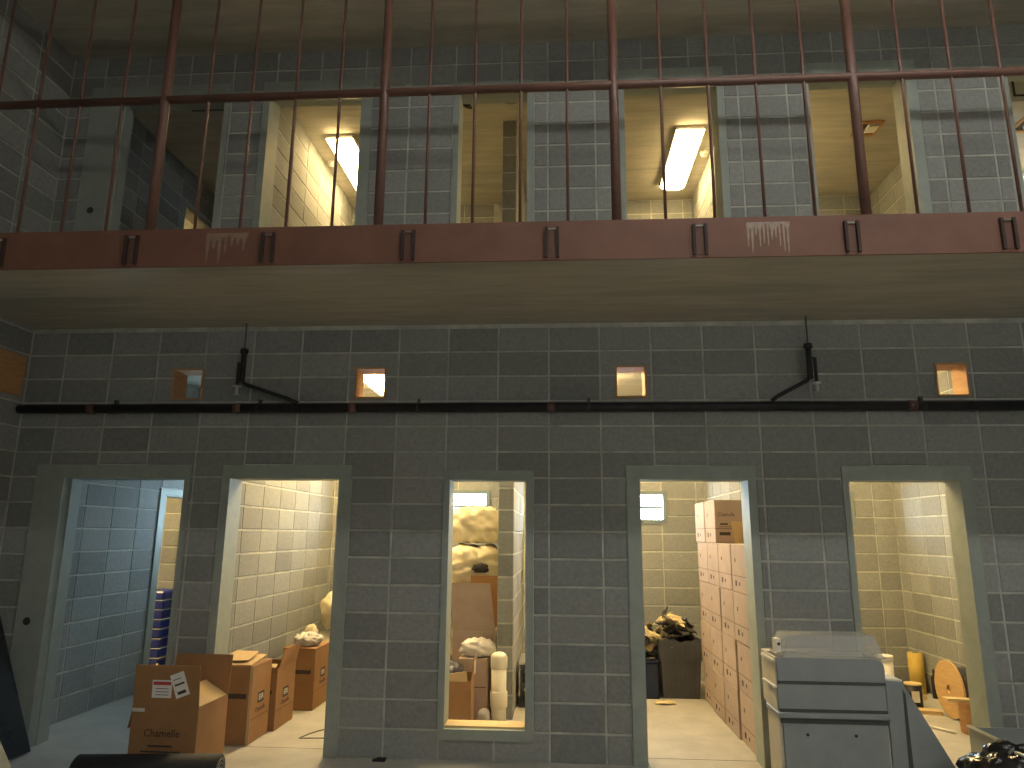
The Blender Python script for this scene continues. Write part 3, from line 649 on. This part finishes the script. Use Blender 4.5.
def rag(seed):
    """a crumpled scrap of canvas: a thick sheet thrown into folds"""
    sd = Vector((seed*3.7, seed*9.1, seed*1.3)); n, m = 11, 8; v = []
    for side in (0, 1):
        for i in range(n):
            for j in range(m):
                x, y = (i/(n-1)-.5), (j/(m-1)-.5)
                p = Vector((x*.22, y*.15, 0)); q = p*9+sd
                z = noise.noise(q)*.05+noise.noise(q*2.3)*.022
                v.append((p.x*(1-.3*abs(noise.noise(q+Vector((5, 0, 0)))))+noise.noise(q*1.5)*.025, p.y*.8+noise.noise(q*1.3+Vector((0, 7, 0)))*.03, z+side*.007))
    f = []
    for i in range(n-1):
        for j in range(m-1):
            a = i*m+j; f += [(a, a+1, a+m+1, a+m), (n*m+a, n*m+a+m, n*m+a+m+1, n*m+a+1)]
    for i in range(n-1):
        for e in (0, m-1): a = i*m+e; f.append((a, a+m, n*m+a+m, n*m+a))
    for j in range(m-1):
        for e in (0, n-1): a = e*m+j; f.append((a, a+1, n*m+a+1, n*m+a))
    return MB().add(v, f)
gm = [rag(i).mesh('rag', c, True) for i, c in enumerate(['glove_tan', 'glove_black', 'glove_tan', 'glove_black', 'glove_tan', 'glove_black'])]
rg = random.Random(11); placed = []
for i in range(60):
    tote = i < 38
    if tote: x, y, base = rg.uniform(4.80, 5.11), rg.uniform(2.24, 2.66), .545
    else: x, y, base = rg.uniform(4.53, 4.69), rg.uniform(2.22, 2.5), .385
    z = base
    for (px, py, pz) in placed:
        if (px-x)**2+(py-y)**2 < .0075: z = max(z, pz+.031)
    placed.append((x, y, z)); k = i % 6
    dark = 'black' if gm[k].materials[0].name == 'glove_black' else 'tan'; wh = 'on the grey tote' if tote else 'on the dark blue bin'
    link('canvas_rag', gm[k], None, '%s canvas rag in the heap %s' % (dark, wh), 'rag', '%s rags heaped %s' % (dark, wh),
         loc=(x, y, z), rot=(rg.uniform(-.8, .8), rg.uniform(-.7, .7), rg.uniform(0, 6.3))).scale = (.85, .85, .85)
link('canvas_rag', gm[0], None, 'single tan rag dropped on the floor before the tote', 'rag', loc=(4.76, 1.93, .02), rot=(0, 0, .1)).scale = (1.1, .6, .4)
bpy.context.view_layer.update()

# ------------------------------------------------------------------ blue mattresses in the side room
mm = MB().box(-.42, .42, -.19, .19, 0, .098, ch=.02).mesh('pad_body', 'blue_plastic'); ms = MB().box(-.423, .423, -.193, .193, .0, .006).mesh('piping', 'white_plastic')
OR = ['lowest', 'second lowest', 'third lowest', 'fourth lowest', 'middle', 'fourth highest', 'third highest', 'second highest', 'topmost']
for i in range(9):
    t = thing('blue_pad', '%s blue plastic pad of the stack in the side room' % OR[i], 'pad', (-1.18+rng.uniform(-.008, .008), 2.78, .002+i*.104), group='blue pads stacked in the side room')
    link('pad_body', mm, t, loc=(0, 0, .006)); link('piping', ms, t)
MB().tube([(0, 0, 0), (0, 0, .12), (0, 0, .13), (0, 0, .18)], [.035, .035, .015, .012], 12).build('bottle', 'plywood_pale', label='small amber bottle on the floor of the side room', cat='bottle', smooth=True, loc=(-.70, 2.48, 0))

# ------------------------------------------------------------------ cable reel cell
t = thing('cable_reel', 'plywood cable reel with black cable, standing on its rims', 'cable reel', (7.27, 1.62, .255))
def disc(r, hole, a, b_, n=36):
    mb = MB(); v = []
    for x in (a, b_):
        for rr in (r, hole): v += [(x, rr*cos(2*pi*k/n), rr*sin(2*pi*k/n)) for k in range(n)]
    f = []
    for k in range(n):
        q = (k+1) % n
        f += [(k, q, n+q, n+k), (2*n+k, 3*n+k, 3*n+q, 2*n+q), (k, 2*n+k, 2*n+q, q), (n+k, n+q, 3*n+q, 3*n+k)]
    return mb.add(v, f)
disc(.25, .035, 0, .018).build('flange', 'reel_ply', t); disc(.25, .035, .26, .278).build('flange', 'reel_ply', t)
MB().tube([(.018, 0, 0), (.26, 0, 0)], .09, 20).build('drum', 'plywood', t)
mb = MB()
for i in range(9): mb.add(*(lambda R, X: ([(X+.012*cos(2*pi*j/6), (R+.012*sin(2*pi*j/6))*cos(2*pi*k/28), (R+.012*sin(2*pi*j/6))*sin(2*pi*k/28)) for k in range(28) for j in range(6)], [(k*6+j, k*6+(j+1) % 6, ((k+1) % 28)*6+(j+1) % 6, ((k+1) % 28)*6+j) for k in range(28) for j in range(6)]))(.18, .035+i*.025))
mb.build('cable', 'cable', t, True)
t = thing('reel_disc', 'loose plywood reel disc lying flat before the cable reel', 'disc', (7.40, 1.31, 0))
MB().tube([(0, 0, 0), (0, 0, .02)], .2, 32).build('disc', 'plywood_pale', t); MB().tube([(0, 0, .02), (0, 0, .026)], .04, 16).build('hub', 'plywood', t)
t = thing('wooden_block', 'short wooden post with a pale board on top beside the reel', 'timber', (7.18, 1.12, .0))
MB().box(-.07, .07, -.06, .06, 0, .25, ch=.005).build('post', 'plywood', t)
MB().slab([(-.2, -.04, .262), (.1, -.04, .252), (.1, .05, .252), (-.2, .05, .262)], .018).build('board', 'plywood_pale', t)
t = thing('paint_can', 'dark paint can with a pale lid beside the cable reel', 'can', (7.17, 2.1, 0))
MB().tube([(0, 0, 0), (0, 0, .20)], .075, 22).build('can_body', 'iron', t, True); MB().tube([(0, 0, .2), (0, 0, .215)], .079, 22).build('lid', 'plywood_pale', t); MB().box(-.05, .02, -.078, -.072, .05, .15).build('paper_label', 'label_white', t)
t = thing('plank', 'yellow pine plank lying in front of the paint can', 'plank', (7.07, 1.84, 0), (0, 0, -.2)); MB().box(-.22, .2, -.06, .06, 0, .035, ch=.003).build('board', 'plywood_pale', t); MB().box(-.22, -.12, -.05, .05, .0355, .05).build('cleat', 'plywood', t)
t = thing('plank', 'pale pine board stack end behind the paint can', 'plank', (7.12, 2.42, 0), (0, 0, .1)); MB().box(-.32, .3, -.07, .07, 0, .05, ch=.003).build('board', 'plywood_pale', t); MB().box(-.3, .28, -.06, .06, .0505, .1, ch=.003).build('board', 'plywood_pale', t)
t = thing('foam_roll', 'upright yellow roll in the back corner of the reel cell', 'roll', (7.52, 2.75, 0))
MB().tube([(0, 0, 0), (0, 0, .40)], .075, 22).build('roll', 'foam_yellow', t, True); MB().tube([(0, 0, .4), (0, 0, .402)], .03, 14).build('core', 'steel_groove', t)
MB().tube([(0, 0, 0), (0, 0, .2), (0, 0, .23), (0, 0, .28)], [.03, .03, .012, .012], 12).build('bottle', 'iron', label='slim dark bottle beside the yellow roll', cat='bottle', smooth=True, loc=(7.56, 2.48, 0))
MB().tube([(6.89, 1.32, .012), (7.03, 1.10, .012)], .011, 10).build('white_rod', 'white_plastic', label='thin white rod lying on the reel cell floor', cat='rod', smooth=True)
t = thing('bucket', 'white lidded bucket behind the grey cabinet stack', 'bucket', (6.69, 1.55, 0))
MB().tube([(0, 0, 0), (0, 0, .5)], [.065, .075], 22).build('bucket_body', 'white_plastic', t, True); MB().tube([(0, 0, .5), (0, 0, .502), (0, 0, .545), (0, 0, .55)], [.076, .08, .08, .076], 22).build('lid', 'white_plastic', t)

# ------------------------------------------------------------------ grey cabinet stack before the pier
cx, cy = 5.455, -.40
t = thing('steel_cabinet', 'grey steel cabinet with two screw holes, lowest of the stack', 'cabinet', (cx, cy, 0), group='grey steel units in a stack')
MB().box(-.335, .325, -.18, .07, 0, .48).build('cabinet_body', 'enamel_cream', t)
MB().box(-.315, .325, -.20, -.181, 0, .45).build('front_panel', 'steel_grey', t)
MB().box(-.325, .335, -.203, -.181, .45, .478).build('groove_strip', 'steel_groove', t)
MB().box(-.345, .345, -.215, .07, .481, .515, ch=.006).build('top_lip', 'steel_grey', t)
for x in (-.17, .125): MB().tube([(x, -.2005, .385), (x, -.203, .385)], .010, 12).build('screw_hole', 'paint_black', t)
def tray(z, h, lab, rr=False):
    t = thing('steel_tray', lab, 'tray', (cx, cy, z), group='grey steel units in a stack')
    MB().box(-.34, -.325, -.18, .07, 0, h).box(.315, .33, -.18, .07, 0, h).box(-.325, .315, .185, .07, 0, h).box(-.325, .315, -.18, .055, 0, .012).build('tray_body', 'enamel_cream', t)
    if rr: poly = [(-.33, .02), (.335, .02), (.335, h-.05), (.328, h-.025), (.31, h-.006), (.285, h), (-.335, h)]
    else: poly = [(-.335, .02), (.33, .02), (.33, h), (-.338, h)]
    MB().prism(poly, 'y', -.20, -.181).build('front_panel', 'steel_grey', t)
    MB().box(-.33, .33, -.203, -.181, .0, .02).build('groove_strip', 'steel_groove', t)
    MB().box(-.36, -.341, -.2, .07, h-.025, h-.012).build('rim', 'white_plastic', t)
tray(.516, .165, 'grey steel tray in the middle of the cabinet stack')
tray(.682, .158, 'grey steel tray with a rounded corner, upper of the two trays', True)
t = thing('plastic_tub', 'clear plastic tub on top of the grey cabinet stack', 'tub', (cx+.03, cy-.055, .841))
mb = MB(); tw, td, th = .315, .13, .135
for (p, q) in (((-1, -1), (1, -1)), ((1, -1), (1, 1)), ((1, 1), (-1, 1)), ((-1, 1), (-1, -1))):
    a = Vector((p[0]*tw, p[1]*td, .004)); b_ = Vector((q[0]*tw, q[1]*td, .004)); c = Vector((q[0]*tw*.88, q[1]*td*.86, th)); d = Vector((p[0]*tw*.88, p[1]*td*.86, th))
    mb.slab([a, b_, c, d], -.004)
mb.box(-tw*.875, tw*.875, -td*.855, td*.855, th-.004, th).build('tub_body', 'tub_plastic', t)
MB().box(-tw-.012, tw+.012, -td-.012, -td, 0, .012).box(-tw-.012, tw+.012, td, td+.012, 0, .012).box(-tw-.012, -tw, -td, td, 0, .012).box(tw, tw+.012, -td, td, 0, .012).build('rim', 'tub_plastic', t)
MB().box(-tw-.035, -tw-.005, -.12, -.03, .03, .11).build('latch', 'white_plastic', t); MB().tube([(-tw-.02, -.1205, .08), (-tw-.02, -.123, .08)], .01, 10).build('rivet', 'paint_black', t)
t = thing('steel_gusset', 'grey sloped steel side panel leaning beside the cabinet stack', 'panel', (5.80, -.575, 0))
MB().prism([(0, 0), (0, .71), (.10, .705), (.49, 0)], 'y', 0, .02).build('panel_face', 'steel_grey', t)
MB().prism([(.09, .02), (.10, .66), (.115, .63), (.122, .02)], 'y', -.003, .0).build('groove_strip', 'steel_groove', t)
MB().prism([(0, .71), (0, .72), (.105, .715), (.10, .705)], 'y', 0, .25).build('top_flange', 'white_plastic', t)
MB().prism([(.475, 0), (.10, .69), (.10, .704), (.489, 0)], 'y', .02, .2).build('slope_flange', 'steel_grey', t)
t = thing('steel_bin', 'low open steel bin behind the black bag, at the right edge', 'bin', (6.985, -.35, 0))
MB().box(-.45, -.44, -.2, .28, 0, .332).box(.44, .45, -.2, .28, 0, .332).box(-.44, .44, .27, .28, 0, .332).box(-.44, .44, -.2, -.19, 0, .30).box(-.44, .44, -.19, .27, 0, .01).build('bin_body', 'steel_grey', t)
MB().box(-.462, -.438, -.2, .28, .333, .345).build('rim', 'bright_metal', t)
t = thing('trash_bag', 'shiny black plastic bag slumped at the lower right corner', 'bag', (6.40, -.82, 0))
lump((.64, .46, .43), 61, .42, 2.2, 2.4, 56).build('bag_body', 'black_bag', t, True)
MB().tube([(-.06, -.10, .40), (.0, -.17, .38), (.05, -.21, .34), (.10, -.235, .29)], [.008, .015, .013, .006], 8).build('pale_strip', 'wrap', t, True)

# ------------------------------------------------------------------ lower left corner
t = thing('foam_roll', 'black foam mat roll lying in front of the open carton', 'roll', (1.09, -.735, .1), (0, 0, .11))
MB().tube([(-.46, 0, 0), (-.44, 0, 0), (.455, 0, 0), (.46, 0, 0)], [.075, .1, .1, .092], 28).build('roll', 'foam_black', t, True)
mb = MB(); sp = []
for i in range(60):
    a = i*.3; r = .012+.0038*i*.3; r = .016+.07*i/59
    sp.append((.462, r*cos(a), r*sin(a)))
mb.tube(sp, .0022, 5).build('spiral_edge', 'steel_grey', t)
t = thing('leaning_glass_sheet', 'black glossy panel leaning on the left side wall', 'panel', (0, 0, 0))
pn = [(-.185, -.11, .004), (-.17, -1.3, .004), (-.66, -1.3, 1.30), (-.675, -.17, 1.30)]
MB().slab(pn, -.03).build('panel_face', 'glass_panel', t)
e = [Vector(p) for p in pn]; u = (e[3]-e[0])
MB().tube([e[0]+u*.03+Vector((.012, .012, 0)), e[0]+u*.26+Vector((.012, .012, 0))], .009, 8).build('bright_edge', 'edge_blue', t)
t = thing('plywood_sheet', 'pale plywood sheet corner in front of the black panel', 'board', (0, 0, 0))
MB().slab([(-.06, -.42, .003), (.02, -1.2, .003), (-.42, -1.2, .55), (-.33, -.33, .28)], .018).build('sheet', 'plywood_pale', t)
t = thing('floor_debris', 'small dark scrap on the floor under the middle wall', 'debris', (2.43, -.05, 0))
MB().box(-.045, .045, -.02, .02, 0, .012).box(-.02, .05, -.012, .018, .012, .02).build('scrap', 'iron', t)
bpy.context.view_layer.update()
